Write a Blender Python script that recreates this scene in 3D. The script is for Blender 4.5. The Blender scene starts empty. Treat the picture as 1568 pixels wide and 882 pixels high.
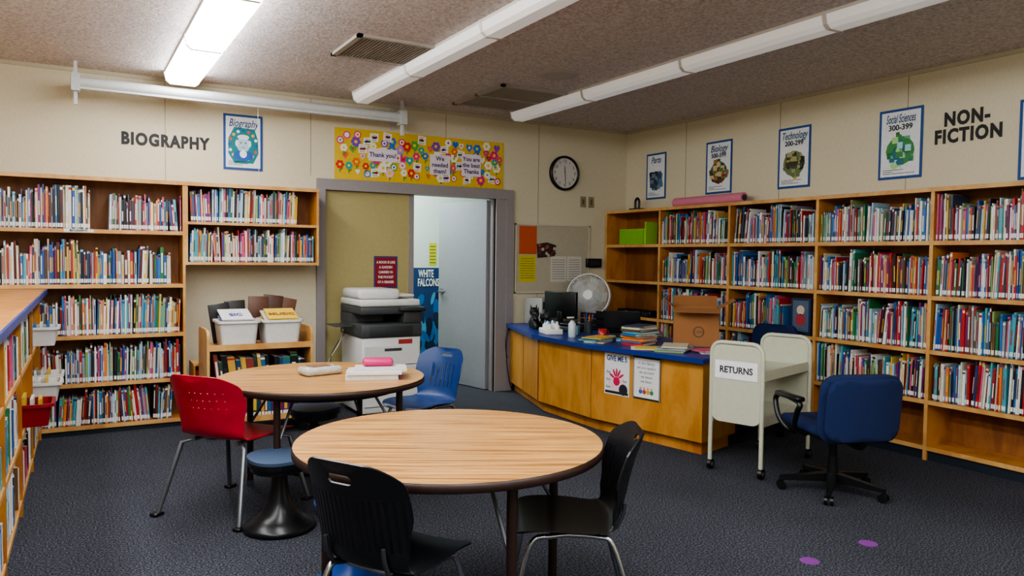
import bpy, math, random
import numpy as np
from mathutils import Vector, Matrix
from mathutils.geometry import delaunay_2d_cdt
rnd=random.Random(7)

# ------------------------------------------------------------ colours / materials
def lin(c):
    return tuple(((x/12.92) if x<=.04045 else ((x+.055)/1.055)**2.4) for x in c)
def hx(s):
    s=s.lstrip('#'); return lin(tuple(int(s[i:i+2],16)/255 for i in (0,2,4)))
MC={}
def nodes(name):
    m=bpy.data.materials.new(name); m.use_nodes=True
    nt=m.node_tree; b=nt.nodes['Principled BSDF']; return m,nt,b
def pm(name,col,rough=.5,metal=0,var=.08,vs=30,bump=0,bs=200,spec=None,coat=0):
    if name in MC: return MC[name]
    m,nt,b=nodes(name); col=hx(col) if isinstance(col,str) else col
    tc=nt.nodes.new('ShaderNodeTexCoord'); n=nt.nodes.new('ShaderNodeTexNoise'); n.inputs['Scale'].default_value=vs
    nt.links.new(tc.outputs['Object'],n.inputs['Vector'])
    mx=nt.nodes.new('ShaderNodeMix'); mx.data_type='RGBA'
    mx.inputs[6].default_value=tuple(c*(1-var) for c in col)+(1,); mx.inputs[7].default_value=tuple(min(1,c*(1+var)) for c in col)+(1,)
    nt.links.new(n.outputs['Fac'],mx.inputs[0]); nt.links.new(mx.outputs[2],b.inputs['Base Color'])
    b.inputs['Roughness'].default_value=rough; b.inputs['Metallic'].default_value=metal
    if spec is not None: b.inputs['Specular IOR Level'].default_value=spec
    if coat: b.inputs['Coat Weight'].default_value=coat
    if bump:
        n2=nt.nodes.new('ShaderNodeTexNoise'); n2.inputs['Scale'].default_value=bs
        nt.links.new(tc.outputs['Object'],n2.inputs['Vector'])
        bp=nt.nodes.new('ShaderNodeBump'); bp.inputs['Strength'].default_value=bump; bp.inputs['Distance'].default_value=.01
        nt.links.new(n2.outputs['Fac'],bp.inputs['Height']); nt.links.new(bp.outputs['Normal'],b.inputs['Normal'])
    MC[name]=m; return m
def ramp(nt,src,stops):
    r=nt.nodes.new('ShaderNodeValToRGB'); e=r.color_ramp.elements
    while len(e)<len(stops): e.new(.5)
    for i,(p,c) in enumerate(stops): e[i].position=p; e[i].color=tuple(c)+(1,)
    nt.links.new(src,r.inputs['Fac']); return r
def wood(name,c1,c2,sc=(3,3,40),rough=.4,c3=None,big=1.2):
    m,nt,b=nodes(name)
    tc=nt.nodes.new('ShaderNodeTexCoord'); mp=nt.nodes.new('ShaderNodeMapping'); mp.inputs['Scale'].default_value=sc
    nt.links.new(tc.outputs['Object'],mp.inputs['Vector'])
    n=nt.nodes.new('ShaderNodeTexNoise'); n.inputs['Scale'].default_value=1; n.inputs['Detail'].default_value=6; n.inputs['Roughness'].default_value=.65; n.inputs['Distortion'].default_value=.6
    nt.links.new(mp.outputs['Vector'],n.inputs['Vector'])
    r=ramp(nt,n.outputs['Fac'],[(.38,hx(c1)),(.58,hx(c2))])
    n2=nt.nodes.new('ShaderNodeTexNoise'); n2.inputs['Scale'].default_value=big; n2.inputs['Detail'].default_value=2
    nt.links.new(tc.outputs['Object'],n2.inputs['Vector'])
    mx=nt.nodes.new('ShaderNodeMix'); mx.data_type='RGBA'; mx.blend_type='MULTIPLY'; mx.inputs[0].default_value=1
    r2=ramp(nt,n2.outputs['Fac'],[(.3,(.85,.84,.82)),(.7,(1,1,1))])
    nt.links.new(r.outputs['Color'],mx.inputs[6]); nt.links.new(r2.outputs['Color'],mx.inputs[7])
    nt.links.new(mx.outputs[2],b.inputs['Base Color']); b.inputs['Roughness'].default_value=rough
    return m
def attrmat(name,rough):
    m,nt,b=nodes(name); a=nt.nodes.new('ShaderNodeAttribute'); a.attribute_name='Col'
    tc=nt.nodes.new('ShaderNodeTexCoord'); n=nt.nodes.new('ShaderNodeTexNoise'); n.inputs['Scale'].default_value=60
    nt.links.new(tc.outputs['Object'],n.inputs['Vector']); r=ramp(nt,n.outputs['Fac'],[(.3,(.88,.88,.88)),(.7,(1,1,1))])
    mx=nt.nodes.new('ShaderNodeMix'); mx.data_type='RGBA'; mx.blend_type='MULTIPLY'; mx.inputs[0].default_value=1
    nt.links.new(a.outputs['Color'],mx.inputs[6]); nt.links.new(r.outputs['Color'],mx.inputs[7])
    nt.links.new(mx.outputs[2],b.inputs['Base Color']); b.inputs['Roughness'].default_value=rough; return m
PRINT=attrmat('printed_paper',.6); BOOK=attrmat('book_cover',.35)
def emis(name,col,st):
    m,nt,b=nodes(name); b.inputs['Base Color'].default_value=(.9,.9,.9,1)
    tc=nt.nodes.new('ShaderNodeTexCoord'); n=nt.nodes.new('ShaderNodeTexNoise'); n.inputs['Scale'].default_value=2
    nt.links.new(tc.outputs['Object'],n.inputs['Vector']); r=ramp(nt,n.outputs['Fac'],[(.3,tuple(c*.93 for c in col)),(.7,col)])
    nt.links.new(r.outputs['Color'],b.inputs['Emission Color']); b.inputs['Emission Strength'].default_value=st; return m

WOODC=wood('birch_ply','#a86a30','#c4883f',(6,6,2.0),.38)
WOODB=wood('birch_back','#7c4a22','#96602e',(8,8,2),.5)
WOODE=wood('birch_edge','#bf8a4c','#d4a668',(4,4,4),.4)
DESKW=wood('desk_birch','#b07628','#c68e42',(5,5,1.6),.35)
OAK=wood('oak_laminate','#87592c','#d29e5e',(1.6,75,10),.33,big=1.5)
WHITE=pm('white_plastic','#dcdcd8',.4); BLACK=pm('black_plastic','#0a0c0f',.35); DARK=pm('dark_gray_plastic','#2c2f32',.45)
CHROME=pm('chrome','#b8bcc0',.2,1); STEEL=pm('gray_steel','#7c8084',.4,.8); BROWN=pm('brown_paint','#2a1a15',.4); EDGEB=pm('table_edge_band','#2e1c16',.4)
BLUEP=pm('blue_laminate','#12307c',.35); CREAM=pm('cart_enamel','#b6b8a4',.4); FAB=pm('blue_fabric','#08204e',.9,bump=.3,bs=400)
FRAME=pm('door_frame_paint','#8f898a',.45)
# ------------------------------------------------------------ mesh builder
def pip(x,y,P):
    c=False; j=len(P)-1
    for i in range(len(P)):
        a,b=P[i],P[j]
        if (a[1]>y)!=(b[1]>y) and x<(b[0]-a[0])*(y-a[1])/(b[1]-a[1])+a[0]: c=not c
        j=i
    return c
class MB:
    def __init__(s): s.v=[];s.f=[];s.m=[];s.c=[];s.sm=[];s.mats=[];s.M=None
    def mi(s,mat):
        if mat not in s.mats: s.mats.append(mat)
        return s.mats.index(mat)
    def add(s,vs,fs,mat,col=(1,1,1),smooth=False,M=None):
        o=len(s.v); M=M if M is not None else s.M
        for p in vs:
            s.v.append(tuple(M@Vector(p)) if M is not None else tuple(p))
        k=s.mi(mat)
        for i,f in enumerate(fs):
            s.f.append([o+j for j in f]); s.m.append(k); s.sm.append(smooth)
            s.c.append(col[i] if isinstance(col,list) else col)
    BF=[(0,3,2,1),(4,5,6,7),(0,1,5,4),(1,2,6,5),(2,3,7,6),(3,0,4,7)]
    def box(s,a,b,mat,col=(1,1,1),M=None):
        x0,x1=sorted((a[0],b[0]));y0,y1=sorted((a[1],b[1]));z0,z1=sorted((a[2],b[2]))
        s.add([(x0,y0,z0),(x1,y0,z0),(x1,y1,z0),(x0,y1,z0),(x0,y0,z1),(x1,y0,z1),(x1,y1,z1),(x0,y1,z1)],s.BF,mat,col,False,M)
    def rbox(s,a,b,mat,r=.01,seg=2,M=None,col=(1,1,1),taper=None):
        import bmesh
        bm=bmesh.new(); bmesh.ops.create_cube(bm,size=1)
        c=[(a[i]+b[i])/2 for i in range(3)]; d=[abs(b[i]-a[i]) for i in range(3)]
        for v in bm.verts:
            t=1
            if taper and v.co.z<0: t=taper
            v.co=Vector((c[0]+v.co.x*d[0]*t,c[1]+v.co.y*d[1]*t,c[2]+v.co.z*d[2]))
        bmesh.ops.bevel(bm,geom=list(bm.edges),offset=min(r,min(d)*.49),segments=seg,affect='EDGES',profile=.5)
        bm.verts.index_update(); s.add([v.co[:] for v in bm.verts],[[v.index for v in f.verts] for f in bm.faces],mat,col,True,M); bm.free()
    def cyl(s,p0,p1,r0,mat,r1=None,seg=16,M=None,col=(1,1,1),smooth=True):
        p0=Vector(p0);p1=Vector(p1); r1=r0 if r1 is None else r1
        d=(p1-p0).normalized(); a=d.orthogonal().normalized(); b=d.cross(a)
        vs=[];
        for p,r in ((p0,r0),(p1,r1)):
            for i in range(seg):
                t=2*math.pi*i/seg; vs.append(tuple(p+a*math.cos(t)*r+b*math.sin(t)*r))
        fs=[(i,(i+1)%seg,seg+(i+1)%seg,seg+i) for i in range(seg)]
        s.add(vs,fs,mat,col,smooth,M)
        s.add(vs,[list(range(seg))[::-1],list(range(seg,2*seg))],mat,col,False,M)
    def tube(s,pts,r,mat,seg=8,closed=False,M=None,col=(1,1,1)):
        P=[Vector(p) for p in pts]; n=len(P); vs=[]; prev=None
        for i in range(n):
            if closed: d=(P[(i+1)%n]-P[i-1]).normalized()
            else: d=(P[min(i+1,n-1)]-P[max(i-1,0)]).normalized()
            a=(prev-d*prev.dot(d)) if prev is not None else d.orthogonal()
            if a.length<1e-6: a=d.orthogonal()
            a.normalize(); prev=a; b=d.cross(a)
            for k in range(seg):
                t=2*math.pi*k/seg; vs.append(tuple(P[i]+(a*math.cos(t)+b*math.sin(t))*r))
        fs=[]
        for i in range(n if closed else n-1):
            j=(i+1)%n
            for k in range(seg):
                l=(k+1)%seg; fs.append((i*seg+k,i*seg+l,j*seg+l,j*seg+k))
        s.add(vs,fs,mat,col,True,M)
        if not closed: s.add(vs,[list(range(seg))[::-1],[(n-1)*seg+k for k in range(seg)]],mat,col,False,M)
    def lathe(s,prof,mat,c=(0,0,0),seg=32,M=None,col=(1,1,1),smooth=True):
        vs=[];n=len(prof)
        for r,z in prof:
            for k in range(seg):
                t=2*math.pi*k/seg; vs.append((c[0]+r*math.cos(t),c[1]+r*math.sin(t),c[2]+z))
        fs=[]
        for i in range(n-1):
            for k in range(seg):
                l=(k+1)%seg; fs.append((i*seg+k,i*seg+l,(i+1)*seg+l,(i+1)*seg+k))
        s.add(vs,fs,mat,col,smooth,M)
        s.add(vs,[list(range(seg))[::-1],[(n-1)*seg+k for k in range(seg)]],mat,col,False,M)
    def prism(s,poly,z0,z1,mat,col=(1,1,1),M=None,topmat=None):
        n=len(poly); vs=[(p[0],p[1],z0) for p in poly]+[(p[0],p[1],z1) for p in poly]
        s.add(vs,[(i,(i+1)%n,n+(i+1)%n,n+i) for i in range(n)],mat,col,False,M)
        s.add(vs,[list(range(n))[::-1],list(range(n,2*n))],topmat or mat,col,False,M)
    def flat(s,poly,z,col,M=None):
        s.add([(p[0],p[1],z) for p in poly],[list(range(len(poly)))],PRINT,col,False,M)
    def rect(s,x0,y0,x1,y1,z,col,M=None): s.flat([(x0,y0),(x1,y0),(x1,y1),(x0,y1)],z,col,M)
    def disc(s,x,y,r,z,col,ry=None,n=14,M=None,a=0):
        ry=ry or r; s.flat([(x+r*math.cos(t)*math.cos(a)-ry*math.sin(t)*math.sin(a),y+r*math.cos(t)*math.sin(a)+ry*math.sin(t)*math.cos(a)) for t in [2*math.pi*i/n for i in range(n)]],z,col,M)
    def text(s,txt,size,x,y,z,col,M=None,bold=0,align='CENTER',mat=None,sx=1,shear=0,ext=0,sp=1):
        cu=bpy.data.curves.new('t','FONT'); cu.body=txt; cu.size=size; cu.align_x=align; cu.align_y='CENTER'; cu.offset=bold; cu.shear=shear; cu.extrude=ext; cu.resolution_u=3; cu.space_character=sp
        o=bpy.data.objects.new('t',cu); bpy.context.scene.collection.objects.link(o)
        dg=bpy.context.evaluated_depsgraph_get(); dg.update(); e=o.evaluated_get(dg); me=e.to_mesh()
        vs=[(v.co.x*sx+x,v.co.y+y,v.co.z+z) for v in me.vertices]; fs=[list(p.vertices) for p in me.polygons]
        e.to_mesh_clear(); bpy.data.objects.remove(o); bpy.data.curves.remove(cu)
        s.add(vs,fs,mat or PRINT,col,False,M)
    def sheet(s,outer,holes,fn,th,mat,step,M=None,soft=False):
        pts=[];edges=[]
        for L in [outer]+holes:
            o=len(pts); pts+=L; edges+=[(o+i,o+(i+1)%len(L)) for i in range(len(L))]
        bp=list(pts)
        xs=[p[0] for p in outer]; ys=[p[1] for p in outer]
        nx=int((max(xs)-min(xs))/step)+1; ny=int((max(ys)-min(ys))/step)+1
        for i in range(nx+1):
            for j in range(ny+1):
                x=min(xs)+i*step+.3*step; y=min(ys)+j*step+.3*step
                if pip(x,y,outer) and not any(pip(x,y,h) for h in holes) and min((x-q[0])**2+(y-q[1])**2 for q in bp)>(step*.4)**2: pts.append((x,y))
        r=delaunay_2d_cdt([Vector(p) for p in pts],edges,[],0,1e-6)
        V=r[0]; F=[]
        for f in r[2]:
            cxx=sum(V[i].x for i in f)/len(f); cyy=sum(V[i].y for i in f)/len(f)
            if pip(cxx,cyy,outer) and not any(pip(cxx,cyy,h) for h in holes):
                f=list(f); a,b,c=V[f[0]],V[f[1]],V[f[2]]
                if (b.x-a.x)*(c.y-a.y)-(b.y-a.y)*(c.x-a.x)<0: f=f[::-1]
                F.append(f)
        n=len(V); top=[];bot=[]; e=1e-4
        for v in V:
            p=Vector(fn(v.x,v.y)); du=Vector(fn(v.x+e,v.y))-Vector(fn(v.x-e,v.y)); dv=Vector(fn(v.x,v.y+e))-Vector(fn(v.x,v.y-e))
            nn=du.cross(dv).normalized(); top.append(tuple(p+nn*th/2)); bot.append(tuple(p-nn*th/2))
        cnt={}
        for f in F:
            for i in range(len(f)):
                a,b=f[i],f[(i+1)%len(f)]; k=(min(a,b),max(a,b)); cnt.setdefault(k,[]).append((a,b))
        side=[(a,n+a,n+b,b) for k,l in cnt.items() if len(l)==1 for a,b in l]
        if soft: s.add(top+bot,F+[[n+i for i in f[::-1]] for f in F]+side,mat,(1,1,1),True,M); return
        s.add(top,F,mat,(1,1,1),True,M); s.add(bot,[f[::-1] for f in F],mat,(1,1,1),True,M); s.add(top+bot,side,mat,(1,1,1),False,M)
    def obj(s,name,loc=(0,0,0),rz=0,parent=None,rot=None):
        me=bpy.data.meshes.new(name); me.from_pydata(s.v,[],s.f); 
        for m in s.mats: me.materials.append(m)
        me.polygons.foreach_set('material_index',s.m); me.polygons.foreach_set('use_smooth',s.sm)
        ca=me.color_attributes.new('Col','FLOAT_COLOR','CORNER')
        arr=np.ones((len(me.loops),4),dtype=np.float32); k=0
        cs=np.array(s.c,dtype=np.float32); ln=np.array([len(f) for f in s.f])
        arr[:,:3]=np.repeat(cs,ln,axis=0); ca.data.foreach_set('color',arr.ravel())
        me.update()
        o=bpy.data.objects.new(name,me); bpy.context.scene.collection.objects.link(o)
        o.location=loc; o.rotation_euler=rot or (0,0,rz)
        if parent: o.parent=parent
        return o
def smoothpts(P,n=6):
    P=[Vector(p) for p in P]; out=[]
    for i in range(len(P)-1):
        p0=P[max(i-1,0)];p1=P[i];p2=P[i+1];p3=P[min(i+2,len(P)-1)]
        for k in range(n):
            t=k/n; out.append(.5*((2*p1)+(-p0+p2)*t+(2*p0-5*p1+4*p2-p3)*t*t+(-p0+3*p1-3*p2+p3)*t**3))
    out.append(P[-1]); return out
def rrect(x0,y0,x1,y1,r,n=5):
    o=[]
    for cx,cy,a in ((x1-r,y0+r,-90),(x1-r,y1-r,0),(x0+r,y1-r,90),(x0+r,y0+r,180)):
        for k in range(n+1):
            t=math.radians(a+90*k/n); o.append((cx+r*math.cos(t),cy+r*math.sin(t)))
    return o
def ell(cx,cy,a,b,n=16): return [(cx+a*math.cos(2*math.pi*i/n),cy+b*math.sin(2*math.pi*i/n)) for i in range(n)]
MBACK=lambda x,z,y=-.004: Matrix(((1,0,0,x),(0,0,-1,y),(0,1,0,z),(0,0,0,1)))
MRIGHT=lambda y,z,x=-.004: Matrix(((0,0,-1,x),(-1,0,0,y),(0,1,0,z),(0,0,0,1)))

H=2.869
# ------------------------------------------------------------ room shell
def wallmat(name,col):
    m,nt,b=nodes(name); tc=nt.nodes.new('ShaderNodeTexCoord'); mp=nt.nodes.new('ShaderNodeMapping'); mp.inputs['Scale'].default_value=(160,160,25)
    nt.links.new(tc.outputs['Object'],mp.inputs['Vector']); n=nt.nodes.new('ShaderNodeTexNoise'); n.inputs['Scale'].default_value=1; n.inputs['Detail'].default_value=3
    nt.links.new(mp.outputs['Vector'],n.inputs['Vector'])
    c=hx(col); r=ramp(nt,n.outputs['Fac'],[(.3,tuple(x*.93 for x in c)),(.7,tuple(min(1,x*1.04) for x in c))])
    nt.links.new(r.outputs['Color'],b.inputs['Base Color']); b.inputs['Roughness'].default_value=.85
    bp=nt.nodes.new('ShaderNodeBump'); bp.inputs['Strength'].default_value=.15; bp.inputs['Distance'].default_value=.002
    nt.links.new(n.outputs['Fac'],bp.inputs['Height']); nt.links.new(bp.outputs['Normal'],b.inputs['Normal']); return m
WALL=wallmat('wall_vinyl','#cdc5ac')
def carpet():
    m,nt,b=nodes('carpet'); tc=nt.nodes.new('ShaderNodeTexCoord'); n=nt.nodes.new('ShaderNodeTexNoise'); n.inputs['Scale'].default_value=110; n.inputs['Detail'].default_value=4; n.inputs['Roughness'].default_value=.8
    nt.links.new(tc.outputs['Object'],n.inputs['Vector'])
    r=ramp(nt,n.outputs['Fac'],[(.38,hx('#181a20')),(.5,hx('#36383f')),(.64,hx('#74767f'))])
    n2=nt.nodes.new('ShaderNodeTexNoise'); n2.inputs['Scale'].default_value=1.3; n2.inputs['Detail'].default_value=3
    nt.links.new(tc.outputs['Object'],n2.inputs['Vector']); r2=ramp(nt,n2.outputs['Fac'],[(.3,(.8,.8,.8)),(.7,(1,1,1))])
    mx=nt.nodes.new('ShaderNodeMix'); mx.data_type='RGBA'; mx.blend_type='MULTIPLY'; mx.inputs[0].default_value=1
    nt.links.new(r.outputs['Color'],mx.inputs[6]); nt.links.new(r2.outputs['Color'],mx.inputs[7])
    nt.links.new(mx.outputs[2],b.inputs['Base Color']); b.inputs['Roughness'].default_value=.95; b.inputs['Specular IOR Level'].default_value=.1
    bp=nt.nodes.new('ShaderNodeBump'); bp.inputs['Strength'].default_value=.35; bp.inputs['Distance'].default_value=.005
    nt.links.new(n.outputs['Fac'],bp.inputs['Height']); nt.links.new(bp.outputs['Normal'],b.inputs['Normal']); return m
def ceilm():
    m,nt,b=nodes('popcorn_ceiling'); tc=nt.nodes.new('ShaderNodeTexCoord'); n=nt.nodes.new('ShaderNodeTexNoise'); n.inputs['Scale'].default_value=50; n.inputs['Detail'].default_value=5; n.inputs['Roughness'].default_value=.7
    nt.links.new(tc.outputs['Object'],n.inputs['Vector'])
    r=ramp(nt,n.outputs['Fac'],[(.35,hx('#b3a9a6')),(.6,hx('#e4dcd9'))])
    nt.links.new(r.outputs['Color'],b.inputs['Base Color']); b.inputs['Roughness'].default_value=.95
    bp=nt.nodes.new('ShaderNodeBump'); bp.inputs['Strength'].default_value=.9; bp.inputs['Distance'].default_value=.014
    nt.links.new(n.outputs['Fac'],bp.inputs['Height']); nt.links.new(bp.outputs['Normal'],b.inputs['Normal']); return m
CARPET=carpet(); CEIL=ceilm()
XL,YF=-7.4,-9.4
b=MB(); b.box((XL-.12,YF-.12,-.1),(.12,3.0,0),CARPET); b.obj('floor')
b=MB(); b.box((XL-.12,YF-.12,H),(.12,3.0,H+.1),CEIL); b.obj('ceiling')
b=MB(); b.box((XL,0,0),(-3.53,.12,H),WALL); b.box((-3.53,0,2.03),(-1.72,.12,H),WALL); b.box((-1.72,0,0),(.12,.12,H),WALL); b.obj('wall_back')
b=MB(); b.box((0,YF,0),(.12,0,H),WALL); b.obj('wall_right')
b=MB(); b.box((XL-.12,YF,0),(XL,0.12,H),WALL); b.obj('wall_left')
b=MB(); b.box((XL-.12,YF-.12,0),(.12,YF,H),WALL); b.obj('wall_front')
SEAM=pm('seam','#8f866c',.7); MOULD=pm('moulding','#b8b098',.6)
b=MB()
for x in (-6.1,-4.88,-3.66,-2.3,-1.2): b.box((x-.0025,-.002,.1 if x<-3.7 or x>-1.5 else 2.14),(x+.0025,.001,H-.03),SEAM)
for y in (-.98,-2.2,-3.42,-4.64,-5.86): b.box((-.002,y-.0025,.1),(.001,y+.0025,H-.03),SEAM)
b.obj('trim_1')
b=MB(); b.box((XL,-.012,H-.03),(0,0,H),MOULD); b.box((-.012,YF,H-.03),(0,0,H),MOULD); b.obj('trim_2')
VIN=pm('vinyl_base','#1b2430',.5)
b=MB(); b.box((XL,-.01,0),(-3.63,0,.1),VIN); b.box((-1.51,-.01,0),(-.31,0,.1),VIN); b.obj('baseboard_back')
OW=pm('corridor_paint','#c9d3cd',.7)
b=MB(); b.box((-4.2,1.7,0),(0.12,1.82,H),OW); b.obj('wall_corridor')
b=MB(); b.box((-4.3,.12,0),(-4.2,1.82,H),OW); b.obj('wall_corridor_left')
b=MB(); b.box((.0,.12,0),(.12,1.7,H),OW); b.obj('wall_corridor_right')
# door frame
b=MB()
b.box((-3.61,-.03,0),(-3.53,.12,2.12),FRAME); b.box((-1.60,-.03,0),(-1.52,.0,2.12),FRAME); b.box((-1.72,-.018,0),(-1.60,.13,2.12),FRAME)
b.box((-3.53,-.03,2.02),(-1.60,.12,2.12),FRAME); b.box((-1.74,.03,0),(-1.72,.09,2.02),FRAME)
b.obj('door_frame')
LEAF=pm('olive_door_paint','#a99e6c',.5); DOORW=pm('gray_door_paint','#8b8b92',.4)
b=MB(); b.box((-3.53,.03,.01),(-2.68,.075,2.018),LEAF); b.box((-2.68,.02,.01),(-2.63,.08,2.018),FRAME); 
b.obj('door_1')
b=MB(); b.box((0,-.022,.01),(.85,.022,2.01),DOORW)
for z in (.25,1.0,1.75): b.box((-.004,-.045,z-.06),(.03,-.022,z+.06),STEEL); b.cyl((0,-.04,z-.055),(0,-.04,z+.055),.009,STEEL,seg=8)
for sgn in (-1,1):
    b.cyl((.79,.022*sgn,1.02),(.79,.032*sgn,1.02),.035,STEEL); b.cyl((.79,.03*sgn,1.02),(.79,.07*sgn,1.02),.012,STEEL); b.rbox((.68,.062*sgn-.008,1.008),(.80,.062*sgn+.008,1.032),STEEL,.006)
b.obj('door_2',(-1.755,.1,0),math.radians(101))
b=MB(); M=MBACK(-1.93,.004,1.698)
b.rect(0,0,.65,1.266,0,hx('#1c3f70'),M); b.rect(.0,0,.65,.6,.0005,hx('#2f78b8'),M)
for i in range(34):
    x=rnd.uniform(.05,.6); y=rnd.uniform(.25,.98); b.disc(x,y,rnd.uniform(.02,.07),.0015+i*.0001,hx(rnd.choice(['#0f2440','#1f6ab0','#cfe0ea','#4fa0d0','#16324f'])),ry=rnd.uniform(.05,.13),M=M,a=rnd.uniform(-.6,.6))
b.text('WHITE',.13,.17,1.19,.006,(.9,.9,.9),M,bold=.003,sx=.5); b.text('FALCONS',.13,.2,1.08,.006,(.9,.9,.9),M,bold=.003,sx=.5)
b.obj('falcons_poster')
b=MB(); M=MBACK(-1.72,1.3,1.698); b.rect(0,0,.1,.28,0,hx('#c8cc3a'),M)
for k in range(6): b.rect(.01,.03+k*.04,.09,.04+k*.04,.001,hx('#666a20'),M)
b.obj('yellow_notice')
# ------------------------------------------------------------ ceiling fixtures
LIT=emis('lit_diffuser',(.96,.98,1),26.0); UNL=emis('unlit_diffuser_glow',(1,.98,.97),.2); FIXW=pm('fixture_white','#dcdbd8',.4)  # UNL strips are off; weak emission added to whiten their diffusers
def fixture(name,x,y1,segs,w,h,mat):
    b=MB(); L=1.22
    P=[(-w/2-.012,0),(-w/2-.012,-.02),(-w/2,-h*.75),(-w/2+.03,-h),(w/2-.03,-h),(w/2,-h*.75),(w/2+.012,-.02),(w/2+.012,0)]
    for k in range(segs):
        ya=-k*L; yb=ya-L
        vs=[(px,ya-.01,pz) for px,pz in P]+[(px,yb+.01,pz) for px,pz in P]
        n=len(P)
        b.add(vs,[(i,i+1,n+i+1,n+i) for i in range(1,n-2)],mat); b.add(vs,[(0,1,n+1,n),(n-2,n-1,2*n-1,2*n-2)],FIXW)
        for yy in (ya,yb+.015):
            v2=[(px*1.04,yy,pz*1.04) for px,pz in P]+[(px*1.04,yy-.015,pz*1.04) for px,pz in P]
            b.add(v2,[(i,i+1,n+i+1,n+i) for i in range(n-1)]+[list(range(n)),list(range(n,2*n))[::-1]],FIXW)
    return b.obj(name,(x,y1,H))
fixture('ceiling_light_strip',-4.78,-.3,7,.24,.10,LIT)
fixture('ceiling_light_strip',-3.3,-.37,4,.16,.095,UNL)
fixture('ceiling_light_strip',-1.68,-.37,4,.16,.095,UNL)
fixture('ceiling_light_strip',-3.3,-5.35,3,.16,.095,LIT)  # unseen segment behind the camera, added lit as fill
fixture('ceiling_light_strip',-1.68,-6.57,2,.16,.095,LIT)  # also an added lit segment out of view, for fill
fixture('ceiling_light_strip',-6.4,-2.0,5,.2,.10,LIT)  # extra row left of the frame, added unseen to brighten the room
VENTF=pm('vent_frame','#a8a29c',.5); VENTD=pm('vent_dark','#4a4845',.6)
def vent(x0,y0,x1,y1,split):
    b=MB(); z=H-.02
    b.box((x0,y0,z),(x1,y0+.035,H),VENTF);b.box((x0,y1-.035,z),(x1,y1,H),VENTF);b.box((x0,y0,z),(x0+.035,y1,H),VENTF);b.box((x1-.035,y0,z),(x1,y1,H),VENTF)
    b.box((x0+.03,y0+.03,H-.006),(x1-.03,y1-.03,H-.001),VENTD)
    if split: ym=(y0+y1)/2; b.box((x0,ym-.015,z),(x1,ym+.015,H),VENTF)
    n=24
    for i in range(n):
        t=(i+.5)/n; x=x0+.035+(x1-x0-.07)*t; b.box((x-.003,y0+.035,H-.016),(x+.003,y1-.035,H-.004),VENTF)
    b.obj('ceiling_vent')
vent(-3.94,-2.14,-3.3,-1.54,False); vent(-2.43,-1.38,-1.7,-.42,True)
b=MB(); b.lathe([(.0,-.001),(.1,-.012),(.15,-.012),(.165,-.001)][::-1],pm('speaker_grille','#b8b2ac',.7,bump=.2,bs=500),(0,0,0)); b.obj('ceiling_speaker',(-2.22,-1.9,H))
RAIL=pm('rail_enamel','#b9bcbc',.35)
b=MB(); y=-.25
b.tube([(-5.5,y,2.71),(-2.88,y,2.71)],.045,RAIL,16); b.box((-5.5,y-.03,2.66),(-2.88,y+.03,2.68),RAIL)
for x in (-5.53,-2.87):
    b.box((x-.03,y-.055,2.64),(x+.03,y+.055,2.77),RAIL); b.box((x-.012,y-.02,2.54),(x+.012,y+.02,2.868),RAIL)
    b.box((x-.015,y,2.70),(x+.015,-.001,2.73),RAIL); b.box((x-.02,-.012,2.63),(x+.02,-.001,2.84),RAIL)
b.tube([(-4.18,y,2.66),(-4.18,y,2.40),(-4.17,y,2.2),(-4.18,y,2.02)],.0018,WHITE,5)
b.obj('projection_screen_case')
# ------------------------------------------------------------ lettering, posters
BL=(.012,.012,.014)
b=MB(); b.text('BIOGRAPHY',.135,-4.875,2.345,.003,BL,MBACK(0,0,0),bold=.0065,sx=.81,ext=.001,sp=1.16); b.obj('biography_lettering')
b=MB(); b.text('NON-',.135,3.87,2.458,.003,BL,MRIGHT(0,0,0),bold=.0065,sx=.82,ext=.001,sp=1.16); b.text('FICTION',.135,3.88,2.335,.003,BL,MRIGHT(0,0,0),bold=.0065,sx=.82,ext=.001,sp=1.16); b.obj('nonfiction_lettering')
def poster(M,w,h,title,sub,cols,seed,art=True):
    r=random.Random(seed); b=MB(); b.box((0,0,0),(w,h,.003),PRINT,hx('#1d4a8c'),M)
    b.rect(.02,.02,w-.02,h-.02,.0035,hx('#dde2e4'),M)
    b.text(title,.095,w/2,h-.078,.007,hx('#2c4a78'),M,shear=.3,bold=.001,sx=min(.8,(w-.06)/(len(title)*.047)))
    if sub: b.text(sub,.06,w/2,h-.145,.007,hx('#1d2430'),M,bold=.0015)
    cx,cy=w/2,h*.40
    if art:
        b.disc(cx,cy,w*.33,.0037,hx(cols[0]),ry=h*.21,M=M)
        for i in range(60):
            a=r.uniform(0,6.28); q=r.uniform(0,.33); x=cx+math.cos(a)*q*w; y=cy+math.sin(a)*q*h*.66
            if r.random()<.5: b.rect(x-.02,y-.015,x+r.uniform(.01,.04),y+r.uniform(.01,.04),.004+i*.00004,hx(r.choice(cols)),M)
            else: b.disc(x,y,r.uniform(.01,.035),.004+i*.00004,hx(r.choice(cols)),M=M)
    for k in range(3): b.rect(.04,.04+k*.014,.04+r.uniform(.08,w-.09),.045+k*.014,.0045,hx('#5a6068'),M)
    return b,M
b,M=poster(MBACK(-4.42,2.15),.33,.48,'Biography','',[],3,False)
b.flat([(.04,.14),(.09,.06),(.25,.06),(.295,.15),(.29,.27),(.26,.36),(.09,.37),(.04,.27)],.0045,hx('#0f7680'),M)
for i in range(16):
    a=i*.39; b.disc(.165+.115*math.cos(a),.215+.125*math.sin(a),.014,.005,hx(['#0d5f88','#e6ecec','#e2a83a','#c44a3a'][i%4]),M=M,n=8)
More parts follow.
